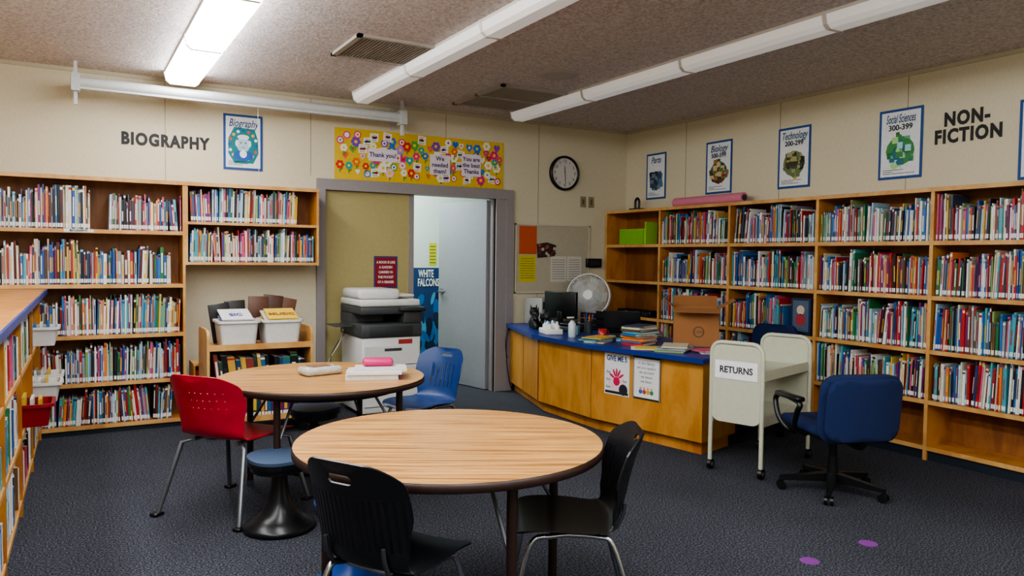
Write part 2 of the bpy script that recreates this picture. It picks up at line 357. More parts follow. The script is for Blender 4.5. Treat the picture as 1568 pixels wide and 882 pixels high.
b.disc(.165,.22,.055,.006,hx('#9fc4d4'),ry=.07,M=M); b.disc(.165,.125,.085,.0062,hx('#1f56a8'),ry=.045,M=M); b.disc(.165,.14,.03,.0064,hx('#e6ecec'),ry=.035,M=M)
b.disc(.165,.285,.05,.0066,hx('#d6dade'),ry=.022,M=M); b.disc(.112,.23,.014,.0066,hx('#d6dade'),ry=.03,M=M); b.disc(.218,.23,.014,.0066,hx('#d6dade'),ry=.03,M=M)
for q in (-1,1): b.disc(.165+q*.02,.235,.006,.007,BL,M=M,n=8)
b.rect(.148,.192,.182,.197,.007,hx('#7a3a3a'),M)
b.obj('biography_poster')
for i,(y,z,w,h,t,su,cols) in enumerate([(-.36,2.07,.32,.5,'Parts','',['#22303e','#38506a','#6d8396','#101820','#4a7aa0']),(-1.28,2.07,.35,.52,'Biology','500-599',['#3d4a3a','#5a7a50','#9a6b40','#c9b98a','#803020','#20281e']),(-2.19,2.06,.35,.54,'Technology','200-299',['#6c7a50','#9aa070','#48503a','#3b3a30','#c0a050','#1e2018']),(-3.19,2.06,.36,.54,'Social Sciences','300-399',['#3f8a4a','#5ab08a','#9fd8e0','#2d6e80','#a8d890','#2a6a3a']),(-4.23,1.98,.36,.54,'Religion','200-299',['#507090','#80a0c0','#a0a090'])]):
    b,M=poster(MRIGHT(y,z),w,h,t,su,cols,20+i); b.obj('subject_poster')
# thank-you banner
b=MB(); M=MBACK(-3.44,2.125); w,h=1.8,.48
b.box((0,0,0),(w,h,.003),PRINT,hx('#dcb92e'),M); z=.0035
r=random.Random(11); pal=['#d8407a','#7a3fc0','#eeeae2','#e8702a','#2f6fd0','#d03030','#4fa848','#f0b8d0','#eeeae2','#b080e0','#eeeae2','#e0308a','#20a0a0']
n=0; pos=[]
while len(pos)<95 and n<4000:
    n+=1; x=r.uniform(.05,w-.05); y=r.uniform(.06,h-.05)
    if all((x-a)**2+(y-c)**2>.062**2 for a,c in pos): pos.append((x,y))
for x,y in pos:
    z+=.00006; k=r.random()
    if k<.4:
        c=hx(r.choice(pal)); R=r.uniform(.03,.05)
        b.rect(x-.004,y-.075 if y>.09 else .01,x+.004,y,z,hx('#3f8a3a'),M); b.disc(x+.014,y-.045,.016,z,hx('#3f8a3a'),ry=.006,M=M,n=8,a=.5)
        for q in range(6): b.disc(x+math.cos(q*1.047)*R*.6,y+math.sin(q*1.047)*R*.6,R*.42,z+.00001*q,c,M=M,n=8)
        b.disc(x,y,R*.35,z+.0001,hx('#f0d030'),M=M,n=8)
    elif k<.62:
        c=hx('#efebe2'); a=r.uniform(-.2,.2); b.flat([(x-.045,y-.04-a*.05),(x+.04,y-.04+a*.05),(x+.045,y+.04+a*.05),(x-.04,y+.04-a*.05)],z,c,M)
        for q in range(4): b.disc(x-.02+.013*q,y+.005*(q%2)-.002,.014,z+.00002,hx(r.choice(pal)),M=M,n=7)
        b.rect(x-.03,y-.03,x+.025,y-.025,z+.00002,hx('#504a60'),M); b.rect(x-.03,y+.022,x+.02,y+.026,z+.00002,hx('#504a60'),M)
    elif k<.84:
        c=hx(r.choice(pal)); R=r.uniform(.022,.04)
        b.flat([(x,y-R*1.3),(x+R,y),(x+R*.8,y+R*.8),(x+R*.3,y+R*.9),(x,y+R*.4),(x-R*.3,y+R*.9),(x-R*.8,y+R*.8),(x-R,y)],z,c,M); b.disc(x,y,R*.35,z+.00002,hx(r.choice(pal)),M=M,n=8)
    else: b.disc(x,y,.036,z,hx(r.choice(pal)),M=M); b.disc(x,y,.024,z+.00002,hx('#efebe2'),M=M); b.disc(x,y,.012,z+.00004,hx(r.choice(pal)),M=M,n=8)
for x,y,w2,h2,ts in [(.47,.25,.29,.12,['Thank you!']),(1.07,.2,.22,.2,['We','needed','them!']),(1.42,.22,.22,.22,['You are','the best','Thanks'])]:
    b.rect(x-w2/2,y-h2/2,x+w2/2,y+h2/2,.0125,hx('#e8dce4'),M)
    for k,t in enumerate(ts): b.text(t,.06,x,y+(len(ts)-1)*.03-k*.062,.0135,hx('#3a2c70'),M,bold=.0015)
b.obj('thank_you_banner')
# clock
b=MB(); M=MBACK(-.875,2.34,-.002)
b.lathe([(.19,0),(.19,.03),(.18,.04),(.165,.035),(.163,.02)],BLACK,seg=40,M=M); b.disc(0,0,.165,.022,(.62,.61,.58),n=36,M=M)
for i in range(12):
    a=math.pi/2-i*math.pi/6; b.text(str(i or 12),.045,.13*math.cos(a),.13*math.sin(a),.024,BL,M)
for a,L,wd in ((math.radians(92),.075,.006),(math.radians(-85),.12,.004)):
    c,s_=math.cos(a),math.sin(a); b.flat([(-s_*wd,c*wd),(s_*wd,-c*wd),(c*L+s_*wd/2,s_*L-c*wd/2),(c*L-s_*wd/2,s_*L+c*wd/2)],.0265,BL,M)
b.obj('wall_clock')
for x in (-.61,-.50):
    b=MB(); M=MBACK(x,2.04,-.001); b.box((-.036,-.06,0),(.036,.06,.006),pm('switch_plate','#8f8468',.5),M=M); b.box((-.012,-.028,.006),(.012,.028,.009),pm('switch_toggle','#5f5644',.5),M=M); b.obj('light_switch')
# bulletin board
b=MB(); M=MBACK(-1.49,1.03,-.001); w,h=.97,.745
b.box((0,0,0),(w,h,.012),pm('board_fabric','#b0aa96',.9,bump=.2),M=M)
al=pm('board_trim','#c5beaa',.5)
for a_,b_ in (((0,0,0),(w,.015,.018)),((0,h-.015,0),(w,h,.018)),((0,0,0),(.015,h,.018)),((w-.015,0,0),(w,h,.018))): b.box(a_,b_,al,M=M)
b.rect(.05,.42,.27,.72,.014,hx('#c4562c'),M); b.rect(.05,.12,.26,.41,.014,hx('#c9bd3c'),M); b.rect(.45,.12,.66,.40,.014,hx('#cdcac0'),M); b.rect(.67,.13,.86,.40,.014,hx('#d0cdc4'),M)
for k in range(9): b.rect(.07,.16+k*.026,.24,.166+k*.026,.015,hx('#8a7f20'),M); b.rect(.47,.15+k*.026,.64,.156+k*.026,.015,hx('#777777'),M); b.rect(.69,.15+k*.026,.84,.156+k*.026,.015,hx('#777777'),M)
b.flat([(.28,.38),(.5,.4),(.52,.52),(.4,.55),(.27,.53)],.016,hx('#3a2420'),M)
for i in range(18): b.disc(.4+rnd.uniform(-.1,.1),.46+rnd.uniform(-.05,.06),.018,.017+i*.0001,hx(rnd.choice(['#8a5a48','#20181a','#c0b0a8','#7a2530','#59402f'])),M=M,n=8)
b.obj('bulletin_board')
b=MB(); b.rbox((-.1,-.05,-.05),(.1,-.001,.05),BLACK,.008); b.box((-.07,-.053,-.03),(.07,-.05,.03),DARK); b.obj('wall_clock_radio',(-.47,0,1.36))
b=MB(); M=MBACK(-3.68,.6,-.001); b.box((-.035,-.058,0),(.035,.058,.006),WHITE,M=M); b.box((-.018,.01,.006),(.018,.04,.008),DARK,M=M); b.rbox((-.02,-.045,.006),(.02,-.01,.04),WHITE,.006,M=M)
b.tube(smoothpts([(-3.68,-.04,.57),(-3.66,-.1,.4),(-3.6,-.12,.15),(-3.55,-.13,.006)]),.004,BLACK,6); b.obj('wall_outlet')

# ------------------------------------------------------------ books
PAL=[('#e8e6de',11),('#1f4f9a',5),('#2b6fb0',5),('#b3262b',6),('#d8b13a',3),('#2d7a45',4),('#17191d',8),('#7a2a6a',3),('#c9587a',4),('#4aa0b0',5),('#e07a30',3),('#6a4a30',2),('#8a9098',4),('#c9c3a8',5),('#33405a',5),('#9ec3d8',4),('#5b2020',3),('#88a860',2)]
PC=[hx(c) for c,n in PAL for _ in range(n)]
def muted(c,k=1.0): g=sum(c)/3; return tuple((x*.96+g*.04)*k for x in c)
def books(b,o,d,nrm,length,zb,h0,h1,dep=.2,r=rnd,tmin=.007,tmax=.022,pal=None,lean=.35):
    o=Vector(o);d=Vector(d);nrm=Vector(nrm);s=0;sh=0;run=0;hc=r.uniform(h0,h1)
    while True:
        t=r.uniform(tmin,tmax)*r.choice([.8,1,1,1.3])
        if run<=0:
            run=r.randint(4,16); new=r.choice([0,0,.03]) if r.random()>lean else r.uniform(-.14,.14)
            s+=abs(new-sh)*h1*.6; sh=new; hc=r.uniform(h0,h1)
        run-=1
        h=min(h1,max(h0,hc+r.gauss(0,.022)))
        ts=sh+r.uniform(-.01,.01)
        if s+t+max(0,ts*h)>length: break
        if s+min(0,ts*h)<0: s+=-ts*h
        out=r.uniform(-.012,.012); c=muted(r.choice(pal or PC)); cw=(.62,.6,.54)
        def P(u,w,z): return tuple(o+d*(s+u+ts*z)+nrm*(w)+Vector((0,0,zb+z)))
        g=t*.94
        vs=[P(0,out,0),P(g,out,0),P(g,out-dep,0),P(0,out-dep,0),P(0,out,h),P(g,out,h),P(g,out-dep,h),P(0,out-dep,h)]
        b.add(vs,MB.BF,BOOK,[c,cw,c,c,c,c])
        e=out+.0012
        def q(u0,u1,z0,z1,cc): b.add([P(u0,e,z0),P(u1,e,z0),P(u1,e,z1),P(u0,e,z1)],[(0,1,2,3)],BOOK,cc)
        q(g*.08,g*.92,.012,.042,(.8,.79,.75))
        k=r.random(); c2=r.choice([(.75,.73,.68),(.75,.73,.68),(.03,.03,.03),hx('#d8b13a'),hx('#b3262b')])
        if k<.6: q(g*.25,g*.75,h*.3,h*r.uniform(.6,.85),muted(c2))
        if k>.4: q(0,g,h*.9,h*.96,muted(r.choice(PC)))
        s+=t
    return s
# ------------------------------------------------------------ bookcases
b=MB(); yb,yf=-.012,-.30; x0,xd,xe=-6.35,-4.765,-3.67; top=1.996
b.box((x0,yb,.06),(xd,yb-.008,top),WOODB); b.box((xd,yb,1.32),(xe,yb-.008,top),WOODB)
b.box((x0,yb,top-.022),(xe,yf-.01,top),WOODC)
for x,z0 in ((x0,0),(xd-.02,0),(xd,1.32),(xe-.02,1.32)): b.box((x,yb,z0),(x+.02,yf,top-.022),WOODC); b.box((x,yf,z0),(x+.02,yf-.003,top-.022),WOODE)
sh1=[1.59,1.165,.77,.40,.07]
for z in sh1: b.box((x0+.02,yb-.008,z-.02),(xd-.02,yf+.005,z),WOODC); b.box((x0+.02,yf+.005,z-.028),(xd-.02,yf-.003,z+.002),WOODE)
for z in (1.675,1.345): b.box((xd+.02,yb-.008,z-.02),(xe-.02,yf+.005,z),WOODC); b.box((xd+.02,yf+.005,z-.022),(xe-.02,yf-.003,z),WOODE)
b.box((x0+.02,yf+.02,0),(xd-.02,yf+.03,.05),VIN); b.box((x0,yf-.012,top-.03),(xe,yf-.009,top),WOODE)
b.box((-5.62,yf-.006,1.567),(-5.42,yf-.003,1.592),PRINT,(.7,.7,.68)); b.text('BIOGRAPHY',.022,-5.52,1.58,.31,BL,MBACK(0,0,0),bold=.0005)
b.obj('biography_bookcase')
R1=random.Random(5); b=MB(); D=(1,0,0);N=(0,-1,0)
pinkp=PC+[hx('#d07a90')]*12+[hx('#e8e6de')]*10
books(b,(-6.3,-.27,0),D,N,.86,1.592,.22,.33,r=R1,lean=.1,tmax=.018); books(b,(-5.32,-.27,0),D,N,.53,1.592,.22,.29,r=R1,lean=.15,tmax=.018)
books(b,(-6.3,-.27,0),D,N,1.43,1.167,.23,.345,r=R1,lean=.12,tmax=.02)
books(b,(-5.85,-.27,0),D,N,1.05,.772,.21,.31,r=R1,pal=pinkp,lean=.15,tmax=.018); books(b,(-5.85,-.27,0),D,N,1.05,.402,.22,.32,r=R1,lean=.2,tmax=.018); books(b,(-5.85,-.27,0),D,N,1.0,.072,.2,.29,r=R1,lean=.6,tmax=.018)
books(b,(-4.735,-.27,0),D,N,.9,1.677,.22,.285,r=R1,lean=.1,tmax=.018); books(b,(-4.735,-.27,0),D,N,1.03,1.347,.22,.29,r=R1,lean=.1,tmax=.02)
b.obj('biography_books')
b=MB(); xb,xf=-.012,-.30; top=1.944; Wd=.963; ys=[-.03]+[.028-Wd*k for k in range(1,7)]
b.box((xb,ys[0],.06),(xb-.008,ys[-1],top),WOODB); b.box((xb,ys[0],top-.022),(xf-.01,ys[-1],top),WOODC); b.box((xf-.009,ys[0],top-.03),(xf-.012,ys[-1],top),WOODE)
shr=[1.565,1.175,.79,.43,.10]
for k,y in enumerate(ys):
    b.box((xb,y-.011,0),(xf,y+.011,top-.022),WOODC); b.box((xf,y-.013,0),(xf-.003,y+.013,top-.02),WOODE)
for k in range(6):
    for z in shr:
        b.box((xb-.008,ys[k]-.011,z-.02),(xf+.005,ys[k+1]+.011,z),WOODC); b.box((xf+.005,ys[k]-.011,z-.028),(xf-.003,ys[k+1]+.011,z+.002),WOODE)
b.box((xf+.02,ys[0],0),(xf+.03,ys[-1],.07),VIN)
b.obj('nonfiction_bookcase')
R2=random.Random(9); b=MB(); D=(0,-1,0);N=(-1,0,0)
for k in range(1,6):
    for i,z in enumerate(shr[:4]):
        L=Wd-.035
        if k==2 and i==2: L*=.66
        books(b,(-.27,ys[k]-.018,0),D,N,L,z+.003,.225,.33,r=R2,lean=.1,tmin=.006,tmax=.016)
b.obj('nonfiction_books')
b=MB(); b.box((-.27,-2.60,.795),(-.24,-2.8,1.1),BOOK,hx('#23304a')); b.box((-.2745,-2.62,.82),(-.2705,-2.78,1.08),BOOK,hx('#54607a'))
b.disc(0,0,.05,.0,hx('#a0303a'),M=MRIGHT(-2.7,.92,-.276)); b.disc(0,0,.04,.0,hx('#c8b8a0'),M=MRIGHT(-2.7,1.0,-.276)); b.obj('display_book')
b=MB(); b.box((-.26,-.22,0),(-.245,-.62,.16),BOOK,hx('#7cb82c')); b.box((-.244,-.20,0),(-.232,-.64,.17),BOOK,hx('#8fc83c')); b.box((-.1,-.65,0),(-.26,-.668,.24),BOOK,hx('#9ad04a')); b.obj('green_display_folder',(0,0,1.568))
b=MB(); b.cyl((-.15,-1.0,1.994),(-.17,-1.95,1.994),.048,pm('pink_paper','#c87a90',.7),seg=20); b.tube([(-.17,-1.95,1.994),(-.17,-1.955,1.994)],.03,DARK,12); b.obj('pink_paper_roll')
b=MB(); b.box((-.05,-.08,0),(.05,.08,.02),BLACK); b.tube(smoothpts([(0,-.03,.02),(0,-.03,.1),(0,0,.13),(0,.03,.1),(0,.03,.02)]),.014,BLACK,8); b.obj('tape_dispenser',(-.18,-.42,1.945))
b=MB()
for y in (-.3,-.5,-.7): b.rbox((-.28,y-.08,.793),(-.1,y+.08,.86),BLACK,.015); b.box((-.283,y-.05,.81),(-.28,y+.05,.84),DARK)
b.obj('telephone_set')
# low left bookcase (stands about a degree off the wall line)
PV=Vector((-5.72,-.33,0)); RT=-.0187
def skew(o):
    R_=Matrix.Rotation(RT,4,'Z'); o.matrix_world=Matrix.Translation(PV)@R_@Matrix.Translation(-PV)
    return o
b=MB(); X0,X1=-6.3,-5.78; Y0,Y1=-.325,-6.2; T=1.135
b.box((X0,Y0,T-.03),(X1+.04,Y1,T),WOODC); b.box((X1+.04,Y0,T-.032),(X1+.052,Y1,T+.001),BLUEP)
b.box((X0,Y0,.05),(X0+.02,Y1,T-.03),WOODC)
yy=Y0; dv=[]
while yy>Y1+.1: dv.append(yy); yy-=.95
dv.append(Y1+.02)
for y in dv: b.box((X0+.02,y,0),(X1,y-.02,T-.03),WOODC)
for z in (.42,.76,.09): b.box((X0+.02,Y0,z-.02),(X1-.01,Y1,z),WOODC); b.box((X1-.01,Y0,z-.025),(X1-.002,Y1,z+.001),WOODE)
b.box((X1-.03,Y0,0),(X1-.02,Y1,.07),VIN); skew(b.obj('low_bookcase'))
R3=random.Random(21); b=MB(); D=(0,-1,0);N=(1,0,0); wp=PC+[hx('#e8e6de')]*25
for k in range(len(dv)-1):
    for z in (.09,.42,.76):
        if k==0 and z==.76: books(b,(X1-.02,dv[k]-.62,0),D,N,.28,z+.002,.2,.28,r=R3,pal=wp); continue
        if k in (0,1) and z==.42: continue
        books(b,(X1-.02,dv[k]-.03,0),D,N,dv[k]-dv[k+1]-.06,z+.002,.18,.29,r=R3,pal=wp,tmax=.03,lean=.15)
skew(b.obj('picture_books'))
def bin_(b,c,w,d,h,mat,M=None,t=.006,rim=.012):
    x,y,z=c; k=.86
    def loop(wx,dy,zz,r): return [(x+p[0],y+p[1],z+zz) for p in rrect(-wx/2,-dy/2,wx/2,dy/2,r,4)]
    L=[loop(w*k,d*k,0,.03),loop(w,d,h,.035),loop(w+2*rim,d+2*rim,h,.04),loop(w+2*rim,d+2*rim,h-.018,.04),]
    I=[loop(w-2*t,d-2*t,h,.03),loop(w*k-2*t,d*k-2*t,t,.025)]
    n=len(L[0])
    def st(A,B): b.add(A+B,[(i,(i+1)%n,n+(i+1)%n,n+i) for i in range(n)],mat,smooth=True,M=M)
    st(L[0],L[1]); st(L[3],L[2]); st(L[2],I[0]); st(I[0],I[1]); b.add(L[0],[list(range(n))[::-1]],mat,M=M); b.add(I[1],[list(range(n))],mat,M=M); st(L[1],L[3])
BINW=pm('white_bin','#d6d6d2',.35)
for (x,y,z,mt,sc) in ((-5.80,-.72,.762,BINW,1),(-5.78,-.66,.422,BINW,1),(-5.78,-1.04,.422,BINW,1),(-5.80,-1.85,.422,pm('red_bin','#8c1422',.35),1)):
    b=MB(); bin_(b,(x,y,z),.3,.26,.13,mt)
    for k in range(5): b.box((-5.88+k*.04,y-.09,z+.02),(-5.865+k*.04,y+.09,z+.14+rnd.uniform(0,.03)),BOOK,muted(rnd.choice([hx('#e8e6de'),hx('#2b6fb0'),hx('#d8d4c8'),hx('#c9587a'),hx('#d8b13a')])))
    skew(b.obj('storage_bin'))

# ------------------------------------------------------------ circulation desk
b=MB(); out=[(-1.60,-.035),(-1.95,-1.12),(-1.96,-1.95),(-1.74,-3.08),(-1.17,-2.93),(-.95,-2.0),(-.95,-1.15),(-.55,-.95),(-.55,-.035)]
inn=[(-1.55,-.04),(-1.87,-1.12),(-1.88,-1.95),(-1.68,-3.02),(-1.22,-2.9),(-1.02,-2.0),(-1.02,-1.1),(-.6,-.9),(-.6,-.04)]
kick=[(-1.49,-.04),(-1.80,-1.12),(-1.81,-1.95),(-1.63,-2.97),(-1.26,-2.87),(-1.08,-2.0),(-1.08,-1.1),(-.66,-.9),(-.66,-.04)]
DH=.715
b.prism(out[::-1],DH-.035,DH,BLUEP); b.prism(inn[::-1],.1,DH-.035,DESKW); b.prism(kick[::-1],0,.1,WOODC)
for (p,q,t) in ((1,2,0),(2,3,0),(0,1,.5),(0,1,.98)):
    x=inn[p][0]+(inn[q][0]-inn[p][0])*t; y=inn[p][1]+(inn[q][1]-inn[p][1])*t; b.cyl((x-.001,y,.1),(x-.001,y,DH-.035),.004,WOODB,seg=6)
b.obj('circulation_desk')
p0=Vector((inn[2][0],inn[2][1],0)); p1=Vector((inn[3][0],inn[3][1],0)); dx=(p1-p0).normalized(); nz=Vector((dx.y,-dx.x,0)); 
if nz.x>0: nz=-nz
def MF(t,z,o=.003):
    P=p0+dx*t+nz*o; return Matrix(((dx.x,0,nz.x,P.x),(dx.y,0,nz.y,P.y),(0,1,0,z),(0,0,0,1)))
b=MB(); M=MF(.15,.33); b.box((0,0,0),(.26,.33,.002),PRINT,(.7,.7,.72),M); b.text('GIVE ME 5',.06,.13,.29,.004,hx('#1c2f70'),M,bold=.0015,sx=.8)
b.disc(.13,.11,.035,.0045,hx('#c01f50'),M=M)
for a in (150,115,90,65,35): b.disc(.13+.055*math.cos(math.radians(a)),.12+.06*math.sin(math.radians(a)),.035,.0046,hx('#c01f50'),ry=.009,M=M,a=math.radians(a))
b.disc(.13,.1,.09,.0035,hx('#e2c8d0'),M=M); b.rect(.01,.01,.25,.03,.004,hx('#1b1b20'),M); b.disc(.2,.05,.045,.0042,hx('#22222a'),M=M)
for k in range(5): b.text('Eyes',.025,.045 if k<3 else .215,.06+k%3*.06,.005,BL,M)
b.obj('give_me_five_poster')
b=MB(); M=MF(.445,.335); b.box((0,0,0),(.27,.33,.002),PRINT,(.02,.02,.02),M); b.rect(.014,.014,.256,.316,.003,(.72,.72,.72),M)
for k in range(28):
    for x,y in ((.007,.006+k*.0115),(.263,.006+k*.0115)): b.disc(x,y,.004,.0032,(.7,.7,.7),M=M,n=6)
for k,t in enumerate(['In this library','we are readers','we are kind','we share','we listen']): b.text(t,.03,.135,.28-k*.035,.004,hx('#22305a'),M)
for k,c in enumerate(['#2f5fa8','#c03a3a','#d8a030','#2f8a50']): b.disc(.08+k*.036,.06,.018,.0035,hx(c),M=M); b.disc(.08+k*.036,.085,.012,.0038,hx('#d0a080'),M=M)
b.obj('library_rules_poster')
# desk items
Z=DH+.0005
def flatbooks(name,x,y,z,n,rz,w=.24,d=.18,seed=0):
    r=random.Random(seed); b=MB(); h=0
    for k in range(n):
        t=r.uniform(.008,.022); a=r.uniform(-.25,.25); M=Matrix.Translation((r.uniform(-.02,.02),r.uniform(-.02,.02),h))@Matrix.Rotation(a,4,'Z'); c=muted(r.choice(PC)); ww=w*r.uniform(.8,1.1); dd=d*r.uniform(.85,1.1)
        b.box((-ww/2,-dd/2,0),(ww/2,dd/2,t*.12),BOOK,c,M); b.box((-ww/2+.003,-dd/2+.003,t*.12),(ww/2-.001,dd/2-.003,t*.88),BOOK,(.6,.58,.5),M); b.box((-ww/2,-dd/2,t*.88),(ww/2,dd/2,t),BOOK,c,M); b.box((-ww/2,-dd/2,0),(-ww/2+.003,dd/2,t),BOOK,c,M); h+=t+.0005
    return b.obj(name,(x,y,z),rz)
flatbooks('book_stack',-1.76,-1.86,Z,4,.4,seed=1); flatbooks('book_stack',-1.55,-2.15,Z,9,.2,seed=2); flatbooks('book_stack',-1.58,-2.6,Z,3,.6,.3,.22,seed=3); flatbooks('book_stack',-1.4,-2.82,Z,2,-.3,.26,.18,seed=4); flatbooks('book_stack',-1.18,-1.78,Z,5,.1,seed=6); flatbooks('book_stack',-1.42,-1.85,Z,3,.7,seed=8)
CARD=pm('cardboard','#94643a',.8,vs=8); b=MB(); w,d,h=.36,.3,.31; t=.004
b.box((-w/2,-d/2,0),(w/2,d/2,t),CARD)
for a_,b_ in (((-w/2,-d/2,0),(w/2,-d/2+t,h)),((-w/2,d/2-t,0),(w/2,d/2,h)),((-w/2,-d/2,0),(-w/2+t,d/2,h)),((w/2-t,-d/2,0),(w/2,d/2,h))): b.box(a_,b_,CARD)
def flap(px,py,len_,wid,ang,rz):
    M=Matrix.Translation((px,py,h))@Matrix.Rotation(rz,4,'Z')@Matrix.Rotation(ang,4,'X'); b.box((-wid/2,0,-t/2),(wid/2,len_,t/2),CARD,M=M)
flap(0,-d/2,.13,w,math.radians(-12),math.pi); flap(0,d/2,.14,w,math.radians(35),0); flap(w/2,0,.14,d,math.radians(30),-math.pi/2); flap(-w/2,0,.12,d,math.radians(45),math.pi/2)
M=Matrix(((1,0,0,0),(0,0,-1,-d/2-.002),(0,1,0,.1),(0,0,0,1))); b.disc(.02,.02,.045,0,hx('#5e3e22'),M=M); b.disc(.02,.02,.036,.0005,hx('#94643a'),M=M); b.text('CARE',.03,.02,.02,.001,hx('#5a3a20'),M)
b.box((-w/2+.02,-d/2+.02,.02),(w/2-.03,d/2-.02,.26),BOOK,hx('#b8b4a8'))
b.obj('cardboard_box',(-1.15,-2.38,Z),math.radians(-42))
# fan
b=MB(); FW=pm('fan_white','#d2d3d0',.35); cz=.30; R=.225
M=Matrix.Translation((0,0,cz))@Matrix.Rotation(math.radians(82),4,'X')
b.cyl((0,.06,0),(0,.06,.018),.12,FW,seg=28); b.cyl((0,.06,.015),(0,.06,.16),.018,FW); b.rbox((-.05,.03,.13),(.05,.10,.2),FW,.02)
b.cyl((0,.02,cz),(0,.14,cz),.06,FW,r1=.045)
for zz,rr in ((-.05,R),(.05,R),(0,R+.005)): b.tube([(rr*math.cos(t),rr*math.sin(t),zz) for t in [2*math.pi*i/40 for i in range(40)]],.008,FW,6,True,M=M)
for i in range(60):
    a=2*math.pi*i/60
    pts=[(r_*math.cos(a+.6*r_/R),r_*math.sin(a+.6*r_/R),z_) for r_,z_ in ((.05,.075),(.1,.073),(.16,.066),(.2,.058),(R,.04),(R,-.04),(.2,-.06),(.1,-.07),(.05,-.07))]
    b.tube(pts,.0028,FW,4,M=M)
for rr,zz in ((.1,.073),(.16,.066)): b.tube([(rr*math.cos(t),rr*math.sin(t),zz) for t in [2*math.pi*i/32 for i in range(32)]],.0025,FW,4,True,M=M)
b.cyl((0,0,.06),(0,0,.085),.05,FW,M=M); b.cyl((0,0,-.04),(0,0,.03),.045,FW,M=M)
FB=pm('fan_blade','#a8aaa8',.4)
for k in range(5):
    a=2*math.pi*k/5
    Ap=[(.04,-.3),(.12,-.5),(.2,-.35),(.205,.2),(.12,.35),(.04,.3)]
    vs=[(r_*math.cos(a+t_),r_*math.sin(a+t_),.03*t_*-1.5) for r_,t_ in Ap]; b.add(vs,[list(range(6))],FB,M=M)
b.obj('desk_fan',(-.80,-.40,Z),math.radians(-42))
GLASS=pm('screen_glass','#0a0d12',.15)
b=MB(); b.rbox((-.2,-.02,.09),(.2,.02,.36),BLACK,.008); b.box((-.185,-.022,.105),(.185,-.0205,.345),GLASS); b.rbox((-.03,.0,.01),(.03,.03,.16),BLACK,.005); b.rbox((-.1,-.07,0),(.1,.07,.014),BLACK,.005); b.obj('computer_monitor',(-1.30,-.62,Z),math.radians(108))
b=MB(); b.rbox((-.08,-.1,0),(.08,.1,.05),DARK,.01); b.rbox((-.07,-.09,.05),(-.02,.09,.08),BLACK,.01)
for i in range(12): b.box((0+i%3*.022,-.03+i//3*.022,.05),(.016+i%3*.022,-.014+i//3*.022,.056),WHITE)
b.obj('desk_telephone',(-1.45,-1.02,Z),.5)
b=MB(); b.rbox((-.09,-.12,0),(.09,.12,.28),pm('pc_white','#a9aaa6',.4),.01); b.box((-.075,-.122,.16),(.075,-.12,.24),DARK); b.obj('desktop_computer',(-1.30,-.20,Z),.3)
b=MB()
for x,y,s_ in ((0,0,1.1),(.1,-.05,.9),(-.06,-.1,.8),(.04,.1,1.2),(.12,.06,.8)):
    b.lathe([(.035*s_,0),(.045*s_,.04*s_),(.03*s_,.08*s_),(.018*s_,.1*s_)],BLACK,(x,y,0),seg=12); b.lathe([(.002,.09*s_),(.03*s_,.105*s_),(.036*s_,.13*s_),(.025*s_,.16*s_),(.002,.17*s_)],BLACK if x<.1 else DARK,(x,y,0),seg=12)
    for q in (-1,1): b.cyl((x+q*.022*s_,y,.15*s_),(x+q*.03*s_,y,.19*s_),.012*s_,BLACK,r1=.002,seg=8)
b.obj('cat_figurines',(-1.60,-.62,Z))
def bottle(b,x,y,r,h,mat,cap):
    b.lathe([(r*.9,0),(r,.01),(r,h*.65),(r*.45,h*.78),(r*.4,h*.85)],mat,(x,y,0),seg=14); b.lathe([(r*.45,h*.82),(r*.45,h*.93),(r*.2,h*.95),(r*.2,h)],cap,(x,y,0),seg=10)
b=MB(); bottle(b,0,0,.035,.18,pm('clear_gel','#b8c4c8',.15),BLACK); b.box((-.05,-.01,.168),(.012,.01,.18),WHITE); b.obj('hand_sanitizer_bottle',(-1.74,-1.46,Z))
b=MB(); b.rbox((-.12,-.08,0),(.12,.08,.05),WHITE,.008)
for i in range(6): bottle(b,-.08+i%3*.07,-.035+i//3*.07,.025,.12,WHITE,pm('blue_cap','#3a6ea0',.4) if i%2 else WHITE)
b.obj('bottle_caddy',(-1.75,-1.13,Z),1.3)
b=MB(); b.rbox((-.17,-.12,0),(.17,.12,.018),BLACK,.004); M=Matrix.Translation((0,.12,.015))@Matrix.Rotation(math.radians(-15),4,'X'); b.rbox((-.17,-.004,0),(.17,.004,.22),BLACK,.003,M=M); b.box((-.16,-.006,.01),(.16,-.0045,.21),GLASS,M=M); b.obj('laptop',(-1.14,-1.45,Z),math.radians(130))
b=MB(); b.box((-.13,-.09,0),(.13,.09,.004),PRINT,(.7,.7,.68)); b.box((-.1,-.1,.004),(.14,.08,.007),PRINT,(.6,.62,.66)); b.obj('paper_sheets',(-1.5,-1.55,Z),.4)
b=MB(); b.cyl((0,0,0),(0,0,.12),.04,DARK)
for i in range(9):
    a=i*.7; b.cyl((.02*math.cos(a),.02*math.sin(a),.02),(.045*math.cos(a),.045*math.sin(a),.17+.01*(i%3)),.004,PRINT,seg=6,col=hx(['#d8b13a','#b3262b','#1f4f9a'][i%3]))
b.obj('pencil_cup',(-1.41,-1.25,Z))
b=MB()
for k in range(3):
    b.box((-.13,-.14,k*.06),(.13,.14,k*.06+.006),BLACK); b.box((-.13,-.14,k*.06),(-.124,.14,k*.06+.05),BLACK); b.box((.124,-.14,k*.06),(.13,.14,k*.06+.05),BLACK); b.box((-.12,-.13,k*.06+.006),(.12,.12,k*.06+.02),PRINT,(.65,.65,.62))
b.obj('letter_tray',(-1.08,-.98,Z),.3)
